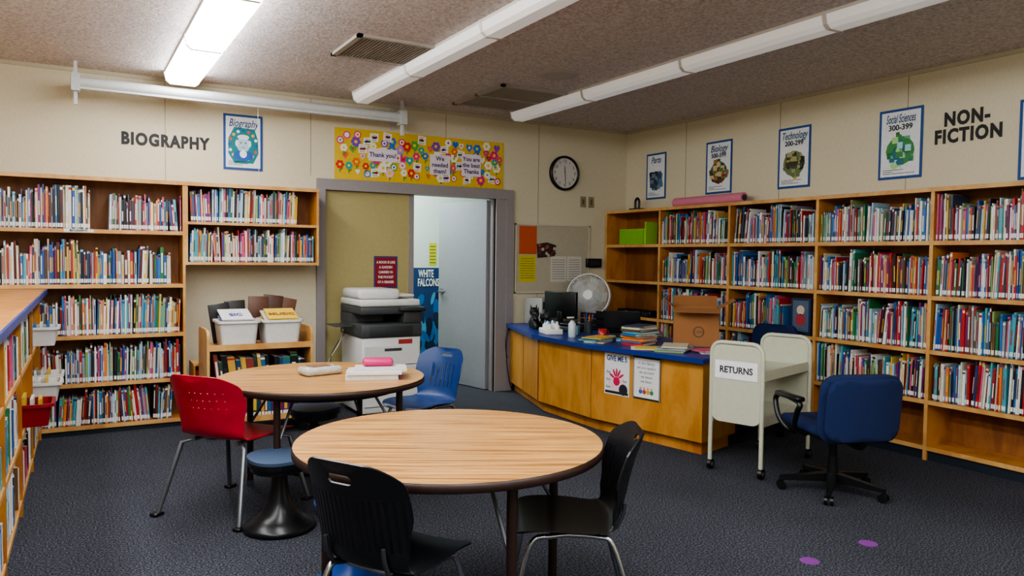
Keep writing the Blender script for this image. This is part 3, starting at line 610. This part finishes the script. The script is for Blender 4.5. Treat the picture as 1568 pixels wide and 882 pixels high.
b=MB(); b.rbox((-.06,-.04,0),(.06,.04,.08),pm('tissue_box','#6a8aa0',.6),.006); b.add([(-.02,-.01,.08),(.02,-.01,.08),(.03,.01,.13),(-.01,.015,.14)],[(0,1,2,3)],WHITE); b.obj('tissue_box',(-1.60,-1.30,Z),.8)
b=MB(); b.lathe([(.033,0),(.038,.01),(.038,.09),(.034,.09),(.034,.012)],pm('mug_red','#9a2c2c',.3),seg=20); b.tube(smoothpts([(.036,0,.075),(.06,0,.07),(.062,0,.035),(.036,0,.02)]),.005,MC['mug_red'],6); b.obj('coffee_mug',(-1.60,-1.72,Z))
b=MB(); b.box((-.11,-.15,0),(.11,.15,.003),PRINT,(.72,.7,.6)); b.box((-.1,-.16,.003),(.12,.12,.006),PRINT,hx('#d8c25a')); b.obj('paper_sheets',(-1.66,-2.42,Z),.9)
b=MB(); b.tube(smoothpts([(-1.57,-.05,.69),(-1.60,-.05,.5),(-1.60,-.06,.3),(-1.56,-.05,.1),(-1.53,-.05,.01)]),.005,BLACK,6); b.tube(smoothpts([(-1.59,-.06,.70),(-1.63,-.08,.55),(-1.61,-.06,.42),(-1.585,-.05,.35)]),.004,BLACK,6); b.obj('power_cord')

# ------------------------------------------------------------ tables
def table(name,x,y,rz,legrot):
    b=MB(); R=.60; h=.70; n=72
    b.lathe([(R-.006,h-.034),(R,h-.03),(R,h-.006),(R-.005,h-.001)],EDGEB,seg=n)
    b.add([((R-.004)*math.cos(2*math.pi*i/n),(R-.004)*math.sin(2*math.pi*i/n),h) for i in range(n)],[list(range(n))],OAK)
    b.add([((R-.006)*math.cos(2*math.pi*i/n),(R-.006)*math.sin(2*math.pi*i/n),h-.034) for i in range(n)],[list(range(n))[::-1]],BROWN)
    b.tube([(.44*math.cos(t),.44*math.sin(t),h-.06) for t in [2*math.pi*i/32 for i in range(32)]],.018,BROWN,6,True)
    for k in range(4):
        a=legrot+k*math.pi/2-rz; c,s_=math.cos(a),math.sin(a)
        b.cyl((.49*c,.49*s_,.03),(.49*c,.49*s_,h-.034),.019,BROWN,seg=14); b.cyl((.49*c,.49*s_,0),(.49*c,.49*s_,.035),.022,CHROME,seg=14)
        b.cyl((.49*c,.49*s_,h-.32),(.3*c,.3*s_,h-.045),.008,STEEL,seg=8); b.box((-.06,-.06,h-.045),(.06,.06,h-.034),BROWN,M=Matrix.Translation((.49*c,.49*s_,0))@Matrix.Rotation(a,4,'Z'))
    return b.obj(name,(x,y,0),rz)
table('round_table',-4.305,-4.34,math.radians(-28),math.radians(-90)); table('round_table',-4.295,-2.57,math.radians(-20),math.radians(45))
b=MB(); b.box((-.15,-.11,0),(.15,.11,.03),BOOK,(.62,.62,.6)); b.box((-.14,-.12,.03),(.17,.1,.045),BOOK,(.7,.7,.7)); b.box((-.1,-.1,.045),(.2,.1,.06),BOOK,(.66,.66,.64)); b.box((.155,-.1,.0),(.175,.08,.028),BOOK,hx('#6a2f50')); b.obj('paper_stack',(-4.05,-2.74,.7005),-.35)
b=MB(); b.rbox((-.09,-.05,0),(.09,.05,.045),pm('pink_case','#c2286a',.4),.02,3); b.obj('pencil_pouch',(-4.0,-2.70,.761),-.3)
b=MB(); b.rbox((-.12,-.07,0),(.12,.07,.05),pm('clear_wrap','#b5b2a8',.15,bump=1,bs=25),.022,3); b.box((-.07,-.04,.051),(.05,.04,.055),BOOK,hx('#8a6a50')); b.obj('snack_bag',(-4.29,-2.50,.7005),.2)

# ------------------------------------------------------------ chairs
def shell_mat(name,col,ribs):
    m,nt,b=nodes(name); tc=nt.nodes.new('ShaderNodeTexCoord'); sp=nt.nodes.new('ShaderNodeSeparateXYZ'); nt.links.new(tc.outputs['Object'],sp.inputs[0])
    n=nt.nodes.new('ShaderNodeTexNoise'); n.inputs['Scale'].default_value=15; nt.links.new(tc.outputs['Object'],n.inputs['Vector'])
    c=hx(col); r=ramp(nt,n.outputs['Fac'],[(.3,tuple(x*.9 for x in c)),(.7,tuple(min(1,x*1.1) for x in c))]); nt.links.new(r.outputs['Color'],b.inputs['Base Color']); b.inputs['Roughness'].default_value=.38
    if ribs:
        a=nt.nodes.new('ShaderNodeMath'); a.operation='MULTIPLY'; a.inputs[1].default_value=260; nt.links.new(sp.outputs['X'],a.inputs[0])
        s=nt.nodes.new('ShaderNodeMath'); s.operation='SINE'; nt.links.new(a.outputs[0],s.inputs[0])
        g=nt.nodes.new('ShaderNodeMath'); g.operation='GREATER_THAN'; g.inputs[1].default_value=.52; nt.links.new(sp.outputs['Z'],g.inputs[0])
        l=nt.nodes.new('ShaderNodeMath'); l.operation='LESS_THAN'; l.inputs[1].default_value=.70; nt.links.new(sp.outputs['Z'],l.inputs[0])
        m1=nt.nodes.new('ShaderNodeMath'); m1.operation='MULTIPLY'; nt.links.new(g.outputs[0],m1.inputs[0]); nt.links.new(l.outputs[0],m1.inputs[1])
        m2=nt.nodes.new('ShaderNodeMath'); m2.operation='MULTIPLY'; nt.links.new(s.outputs[0],m2.inputs[0]); nt.links.new(m1.outputs[0],m2.inputs[1])
        bp=nt.nodes.new('ShaderNodeBump'); bp.inputs['Strength'].default_value=.7; bp.inputs['Distance'].default_value=.004; nt.links.new(m2.outputs[0],bp.inputs['Height']); nt.links.new(bp.outputs['Normal'],b.inputs['Normal'])
    return m
SB=shell_mat('black_shell','#090b10',True); SR=shell_mat('red_shell','#aa0c28',False); SBL=shell_mat('blue_shell','#16366a',False)
def shell_chair(name,x,y,face,mat,legm,style='ribs',S=1.0,sz=1.0):
    b=MB()
    prof=smoothpts([(0,.225,.415),(0,.205,.437),(0,.1,.447),(0,-.06,.437),(0,-.15,.445),(0,-.2,.485),(0,-.222,.56),(0,-.25,.68),(0,-.295,.815)],8)
    cum=[0]
    for i in range(1,len(prof)): cum.append(cum[-1]+(prof[i]-prof[i-1]).length)
    L=cum[-1]
    def P(t):
        t=min(max(t,0),L)
        for i in range(1,len(cum)):
            if t<=cum[i]:
                k=(t-cum[i-1])/(cum[i]-cum[i-1]); return prof[i-1].lerp(prof[i],k)
        return prof[-1]
    def base(t):
        K=[(0,.2),(.08,.215),(.25,.22),(.36,.2),(.44,.185),(.52,.195),(.62,.215),(.72,.212),(L,.185)]
        for (a,u),(c,v) in zip(K,K[1:]):
            if t<=c: k=(t-a)/(c-a); k=k*k*(3-2*k); return u+(v-u)*k
        return K[-1][1]
    def w(t):
        v=base(t); r1,r2=.06,.085
        if t<r1: v=v-r1+math.sqrt(max(0,r1*r1-(r1-t)**2))
        if t>L-r2: v=v-r2+math.sqrt(max(0,r2*r2-(t-(L-r2))**2))
        return v
    def fn(s,t):
        p=P(t); k=min(1,max(0,(t-.34)/.16)); k=k*k*(3-2*k)
        return (s,p.y+k*1.7*s*s,p.z+(1-k)*.35*s*s)
    ts=[L*i/44 for i in range(45)]
    for r_ in (.06,): ts+= [r_*(1-math.cos(q)) for q in (.3,.6,.9,1.2)]+[L-.085*(1-math.cos(q)) for q in (.15,.3,.5,.7,.9,1.2)]
    ts=sorted(set(round(t,5) for t in ts))
    outer=[(w(t),t) for t in ts]+[(-w(t),t) for t in reversed(ts)]
    holes=[]
    if style in('ribs','slots'): holes=[rrect(-.05,L-.075,.05,L-.04,.016,4)]
    if style=='slots': holes=[rrect(-.055,L-.07,.055,L-.05,.009,3)]+[rrect(q*.04-.005,L-.3,q*.04+.005,L-.12,.0045,3) for q in (-2.5,-1.5,-.5,.5,1.5,2.5)]
    if style=='dots': holes=[ell(i*.034,L-.10-j*.045,.006,.004,8) for i in range(-4,5) for j in range(3)]
    b.sheet(outer,holes,fn,.007,mat,.022)
    r=.0115
    if style=='dots':
        for q in (-1,1):
            b.tube([(q*.13,.1,.425),(q*.2,.17,.4),(q*.255,.25,0.01)],.012,legm,8); b.tube([(q*.13,-.1,.42),(q*.19,-.15,.40),(q*.245,-.25,0.01)],.012,legm,8)
            b.tube([(q*.13,.12,.425),(q*.13,-.14,.42)],.012,legm,8)
            for yy in (.25,-.25): b.rbox((q*.25-.022,yy-.03,0),(q*.25+.022,yy+.03,.02),BLACK,.008)
    else:
        for q in (-1,1):
            b.tube(smoothpts([(q*.12,-.05,.42),(q*.15,.08,.42),(q*.165,.16,.395),(q*.185,.21,.2),(q*.2,.245,.012)],5),r,legm,8)
            b.tube(smoothpts([(q*.13,.03,.42),(q*.155,-.1,.42),(q*.165,-.155,.39),(q*.185,-.215,.2),(q*.2,-.26,.012)],5),r,legm,8)
            for yy in (.245,-.26): b.cyl((q*.2,yy,0),(q*.2,yy,.03),.015,BLACK,seg=10)
            b.tube(smoothpts([(q*.10,-.05,.425),(q*.12,-.155,.435),(q*.125,-.195,.49),(q*.125,-.205,.54)],4),.008,DARK,6)
        b.tube([(-.15,.08,.42),(.15,.08,.42)],r,legm,8); b.tube([(-.15,-.1,.418),(.15,-.1,.418)],r,legm,8)
    o=b.obj(name,(x,y,0),face-math.pi/2); o.scale=(S,S,sz); return o
def A(dx,dy): return math.atan2(dy,dx)
shell_chair('school_chair',-4.67,-4.67,A(.87,.5),SB,CHROME,'ribs',.94,.975); shell_chair('school_chair',-3.94,-4.64,A(-.87,.49),SB,CHROME,'ribs',.95,.95)
shell_chair('school_chair',-4.80,-2.60,A(.76,.6),SR,STEEL,'dots',1.12,.96); shell_chair('school_chair',-3.50,-2.22,A(-.9,-.42),SBL,CHROME,'slots',.95,.94)
def stool(name,x,y,topm,basem,h=.43):
    b=MB()
    b.lathe([(.175,0),(.185,.012),(.175,.03),(.13,.055),(.09,.09),(.06,.15),(.042,.24),(.038,.3)],basem,seg=36)
    b.lathe([(.03,.28),(.03,h-.07),(.05,h-.06)],DARK,seg=16)
    o_=[( .165*math.cos(t)*(1+.05*math.cos(3*t)),.165*math.sin(t)*(1+.05*math.cos(3*t))) for t in [2*math.pi*i/36 for i in range(36)]]
    b.prism([(p[0]*.9,p[1]*.9) for p in o_],h-.075,h-.045,BLACK); b.prism(o_,h-.045,h-.02,BLACK)
    b.sheet(o_,[],lambda s,t:(s,t,h-.01-.3*(s*s+t*t)),.03,topm,.03)
    b.obj(name,(x,y,0))
stool('wobble_stool',-4.66,-3.05,pm('stool_pad','#3d4f68',.6),pm('stool_base_black','#0e1014',.3),.385); stool('wobble_stool',-4.56,-3.93,BLUEP,pm('stool_base_blue','#1d4a9c',.35),.38); stool('wobble_stool',-4.2,-2.05,pm('stool_pad_blue','#27405f',.5),BLACK,.42)
# office chair
def office(name,x,y,face,hs=1,ws=1):
    b=MB()
    b.rbox((-.23,-.2,.39),(.23,.24,.46),FAB,.03,3); b.rbox((-.2,-.17,.37),(.2,.2,.395),BLACK,.01)
    def fn(s,t): return (s,-.24-.10*(t-.4)+.9*s*s-.02,t)
    b.sheet(rrect(-.25,.37,.25,.775,.09,6),[],fn,.055,FAB,.03,soft=True)
    def fn2(s,t): return (s,-.285-.10*(t-.4)+.9*s*s-.02,t)
    b.sheet(rrect(-.235,.385,.235,.76,.08,6),[],fn2,.03,FAB,.03,soft=True)
    b.tube(smoothpts([(0,-.05,.36),(0,-.22,.34),(0,-.29,.37),(0,-.29,.5)]),.018,BLACK,8)
    for q in (-1,1):
        b.tube(smoothpts([(q*.2,-.03,.38),(q*.28,-.03,.42),(q*.30,-.08,.52),(q*.295,-.1,.58),(q*.29,.02,.60),(q*.29,.13,.60),(q*.295,.17,.56),(q*.30,.12,.46),(q*.27,.06,.39),(q*.2,.06,.378)],6),.017,BLACK,10)
        b.rbox((q*.29-.03,-.11,.59),(q*.29+.03,.15,.622),BLACK,.014,3)
    b.cyl((0,0,.1),(0,0,.37),.025,BLACK); b.cyl((0,0,.08),(0,0,.22),.035,BLACK,r1=.028); b.rbox((-.09,-.12,.345),(.09,.12,.375),BLACK,.01)
    for k in range(5):
        a=2*math.pi*k/5+.3; M=Matrix.Rotation(a,4,'Z')
        b.add([(.02,-.028,.07),(.02,.028,.07),(.02,.028,.125),(.02,-.028,.125),(.31,-.016,.06),(.31,.016,.06),(.31,.016,.082),(.31,-.016,.082)],[(0,1,2,3),(7,6,5,4),(0,4,5,1),(1,5,6,2),(2,6,7,3),(3,7,4,0)],BLACK,M=M)
        b.cyl((.3,0,.04),(.3,0,.075),.01,BLACK,M=M,seg=8)
        for q in (-1,1): b.cyl((.3,q*.008,.027),(.3,q*.026,.027),.027,BLACK,M=M,seg=14)
    o=b.obj(name,(x,y,0),face-math.pi/2); o.scale=(ws,ws,hs); return o
office('office_chair',-1.54,-4.0,A(.33,.945),.98)
office('office_chair',-.64,-2.62,A(-.98,-.2),1.13,.8)
# ------------------------------------------------------------ returns cart
b=MB(); Wc,Lc=.36,.76
for x in (0,Lc):
    pts=[(x,-Wc/2,.07)]+[(x,-Wc/2,.8)]+[(x,-Wc/2+.07-.07*math.cos(q),.8+.07*math.sin(q)) for q in (.4,.8,1.2,1.57)]+[(x,Wc/2-.07+.07*math.sin(q),.8+.07*math.cos(q)) for q in (.0,.4,.8,1.2)]+[(x,Wc/2,.8),(x,Wc/2,.07)]
    b.tube(pts,.014,CREAM,10)
    pan=rrect(-Wc/2+.005,.34,Wc/2-.005,.855,.06,5); b.sheet(pan,[],(lambda xx:(lambda s,t:(xx,s,t)))(x),.012,CREAM,.08)
    for q in (-1,1):
        b.cyl((x,q*Wc/2,.04),(x,q*Wc/2,.09),.012,CHROME,seg=8); b.cyl((x+.012,q*Wc/2-.012,.035),(x+.012,q*Wc/2+.012,.035),.035,BLACK,seg=18); b.cyl((x+.012,q*Wc/2-.014,.035),(x+.012,q*Wc/2+.014,.035),.015,STEEL,seg=12)
for z in (.36,.66):
    b.box((.005,-Wc/2+.01,z),(Lc-.005,Wc/2-.01,z+.012),CREAM)
    for q in (-1,1): b.box((.005,q*(Wc/2-.012)-.003,z-.03),(Lc-.005,q*(Wc/2-.012)+.003,z+.035),CREAM)
M=Matrix(((0,0,-1,-.0085),(-1,0,0,0),(0,1,0,.69),(0,0,0,1))); b.box((-.15,-.06,0),(.15,.06,.002),PRINT,(.8,.8,.82),M); b.text('RETURNS',.06,0,0,.004,BL,M,bold=.0015,sx=.92)
b.obj('returns_book_cart',(-1.80,-3.45,0),math.atan2(.29,.95))
# ------------------------------------------------------------ photocopier
b=MB(); LG=pm('copier_white','#cfd0cd',.4); DG=pm('copier_dark','#3d4043',.45)
b.rbox((-.28,-.3,.04),(.26,.28,.70),LG,.012); 
for z in (.1,.28,.46): b.box((-.26,-.303,z),(.24,-.3,z+.165),LG); b.box((-.262,-.302,z-.006),(.242,-.3,z),DG); b.rbox((-.08,-.306,z+.12),(.08,-.302,z+.145),DG,.002)
b.rbox((-.29,-.31,.70),(.27,.29,.82),DG,.012); b.rbox((-.22,-.315,.71),(.18,-.31,.80),DARK,.004)
b.box((-.29,-.05,.82),(.0,.28,.9),DG); b.rbox((.10,-.3,.82),(.27,.28,.93),DG,.01); b.box((-.25,-.28,.82),(.10,-.05,.825),DARK)
b.rbox((-.29,-.29,.9),(.27,.29,.97),DG,.012); b.rbox((-.29,-.29,.97),(.26,.29,1.03),LG,.015); b.rbox((-.29,-.22,1.03),(.1,.25,1.12),LG,.03); b.rbox((-.1,-.2,1.05),(.24,.2,1.07),LG,.008)
b.rbox((.05,-.36,.93),(.29,-.27,.965),DARK,.01); b.box((.1,-.355,.966),(.22,-.3,.968),pm('lcd','#6a8a90',.2))
b.box((-.46,-.12,.79),(-.28,.16,.80),DG); b.box((-.3,-.12,.74),(-.27,.16,.80),DG)
b.box((.05,-.303,.64),(.18,-.3,.68),PRINT,hx('#a03030'))
for q in (-1,1):
    for p in (-1,1): b.cyl((q*.22,p*.22,0),(q*.22,p*.22,.04),.03,BLACK)
b.tube(smoothpts([(-.28,.2,.7),(-.42,.15,.5),(-.4,.1,.25),(-.38,.2,.05)]),.004,BLACK,6); b.tube(smoothpts([(-.28,.22,.75),(-.36,.1,.62),(-.44,.2,.4),(-.4,.24,.03)]),.004,WHITE,6)
b.obj('photocopier',(-3.13,-.42,0))
b=MB(); M=MBACK(-3.04,1.10,.028); b.box((0,0,0),(.24,.31,.003),PRINT,hx('#20407c'),M); b.rect(.012,.012,.228,.298,.0035,hx('#8c1428'),M)
for k,t in enumerate(['A BOOK IS LIKE','A GARDEN','CARRIED IN','THE POCKET','OF A READER']): b.text(t,.032,.12,.25-k*.048,.005,(.85,.82,.8),M,bold=.001,sx=.85)
b.obj('door_sign')
# ------------------------------------------------------------ wooden cart with bins
b=MB(); w,d=.8,.42
for x in (-w/2,w/2-.02):
    M=Matrix(((0,0,1,x),(1,0,0,0),(0,1,0,0),(0,0,0,1))); b.prism(rrect(-d/2,.1,d/2,.84,.06,5),0,.02,WOODE,M=M)
for z in (.70,.38,.14): b.box((-w/2+.02,-d/2+.01,z-.02),(w/2-.02,d/2-.01,z),WOODC); b.box((-w/2+.02,-d/2,z-.02),(w/2-.02,-d/2+.012,z+.025),WOODE)
b.box((-w/2+.02,d/2-.02,.14),(w/2-.02,d/2-.01,.70),WOODC)
for q in (-1,1):
    for p in (-1,1): b.cyl((q*.34,p*.15-.012,.04),(q*.34,p*.15+.012,.04),.04,BLACK); b.cyl((q*.34,p*.15,.05),(q*.34,p*.15,.1),.012,STEEL)
R4=random.Random(4); cp=[hx(c) for c in ['#1f3f6a','#16181c','#5a2a6a','#2b6a8a','#8a3a30','#c9a040','#2a4a3a']]
books(b,(-w/2+.03,-d/2+.04,0),(1,0,0),(0,-1,0),.72,.382,.2,.27,r=R4,pal=cp,tmin=.02,tmax=.06); books(b,(-w/2+.03,-d/2+.04,0),(1,0,0),(0,-1,0),.72,.142,.15,.2,r=R4,pal=cp,tmin=.015,tmax=.04)
b.obj('wooden_book_cart',(-4.30,-.74,0))
for k,x in enumerate((-4.46,-4.13)):
    b=MB(); bin_(b,(0,0,0),.29,.30,.2,BINW)
    r=random.Random(k)
    for i in range(5):
        M=Matrix.Translation((r.uniform(-.015,.015),r.uniform(-.02,.02),.17+i*.016))@Matrix.Rotation(r.uniform(-.1,.1),4,'Z')@Matrix.Rotation(.3,4,'X')
        b.box((-.115,-.11,0),(.115,.11,.01),BOOK,hx(['#b8bcc4','#8a9ab8','#c4c4c0','#9aa6c0','#dcdcdc'][i] if k==0 else ['#b88a48','#c9b088','#b07a50','#c4bca8','#dfbe4a'][i]),M)
    b.text('SIC' if k==0 else 'MUSIC',.07,0,-.02,.014,hx('#30509a' if k==0 else '#a05a28'),M,bold=.002)
    b.obj('storage_bin',(x,-.79,.702))
b=MB()
for i,(x,h,c) in enumerate([(-.22,.24,'#141012'),(-.12,.26,'#221a18'),(.04,.29,'#5a3a2c'),(.13,.30,'#4e3226'),(.22,.28,'#6a4636')]):
    M=Matrix.Translation((x,i*.012-.03,0))@Matrix.Rotation(math.radians(-8+i*5),4,'Y'); b.rbox((-.08,-.006,.01),(.08,.006,h+.08),BOOK,.005,col=hx(c),M=M)
b.obj('leather_folders',(-4.30,-.575,.701))
b=MB(); b.box((-.1,-.13,0),(-.085,.13,.5),WOODC); b.box((.12,-.13,0),(.135,.13,.5),WOODC); b.box((-.1,-.13,.5),(.135,.13,.52),WOODE); b.box((-.1,-.13,.25),(.135,.13,.265),WOODC); b.box((-.085,.11,0),(.12,.13,.5),WOODB)
for k,c in enumerate(['#a03028','#d8d4c8','#7a2a20','#2a5a8a']): b.box((-.08+k*.04,-.12,.266),(-.05+k*.04,.08,.46),BOOK,hx(c)); b.box((-.08+k*.04,-.12,.0),(-.05+k*.04,.08,.2),BOOK,hx(c))
b.obj('small_wooden_shelf',(-4.62,-.26,0))
for x,y in ((-2.58,-4.67),(-2.13,-4.66),(-2.27,-5.18)):
    b=MB(); b.lathe([(.045,0),(.045,.002)],pm('purple_vinyl','#7a3a88',.6),seg=20); b.obj('floor_marker_dot',(x,y,0))
# ------------------------------------------------------------ lights
def area(name,loc,sx,sy,p,col):
    l=bpy.data.lights.new(name,'AREA'); l.shape='RECTANGLE'; l.size=sx; l.size_y=sy; l.energy=p; l.color=col
    o=bpy.data.objects.new(name,l); o.location=loc; bpy.context.scene.collection.objects.link(o)
area('corridor_lamp',(-2.6,.95,2.8),1.2,.3,75,(.86,1,.98))
w=bpy.data.worlds.new('w'); bpy.context.scene.world=w; w.use_nodes=True; w.node_tree.nodes['Background'].inputs[0].default_value=(.5,.55,.6,1); w.node_tree.nodes['Background'].inputs[1].default_value=.3
try: bpy.context.scene.view_settings.look='AgX - Medium High Contrast'
except Exception: pass
# ------------------------------------------------------------ camera
yaw,pitch,roll=.5259,-.0407,.012
f=Vector((math.sin(yaw)*math.cos(pitch),math.cos(yaw)*math.cos(pitch),math.sin(pitch))); r=Vector((math.cos(yaw),-math.sin(yaw),0)); u=r.cross(f)
r2=r*math.cos(roll)+u*math.sin(roll); u2=-r*math.sin(roll)+u*math.cos(roll)
cam=bpy.data.cameras.new('camera'); cam.lens=26.95; cam.sensor_width=36; cam.clip_start=.05
co=bpy.data.objects.new('camera',cam); bpy.context.scene.collection.objects.link(co)
co.matrix_world=Matrix(((r2.x,u2.x,-f.x,-5.5986),(r2.y,u2.y,-f.y,-7.0398),(r2.z,u2.z,-f.z,1.4188),(0,0,0,1)))
bpy.context.scene.camera=co
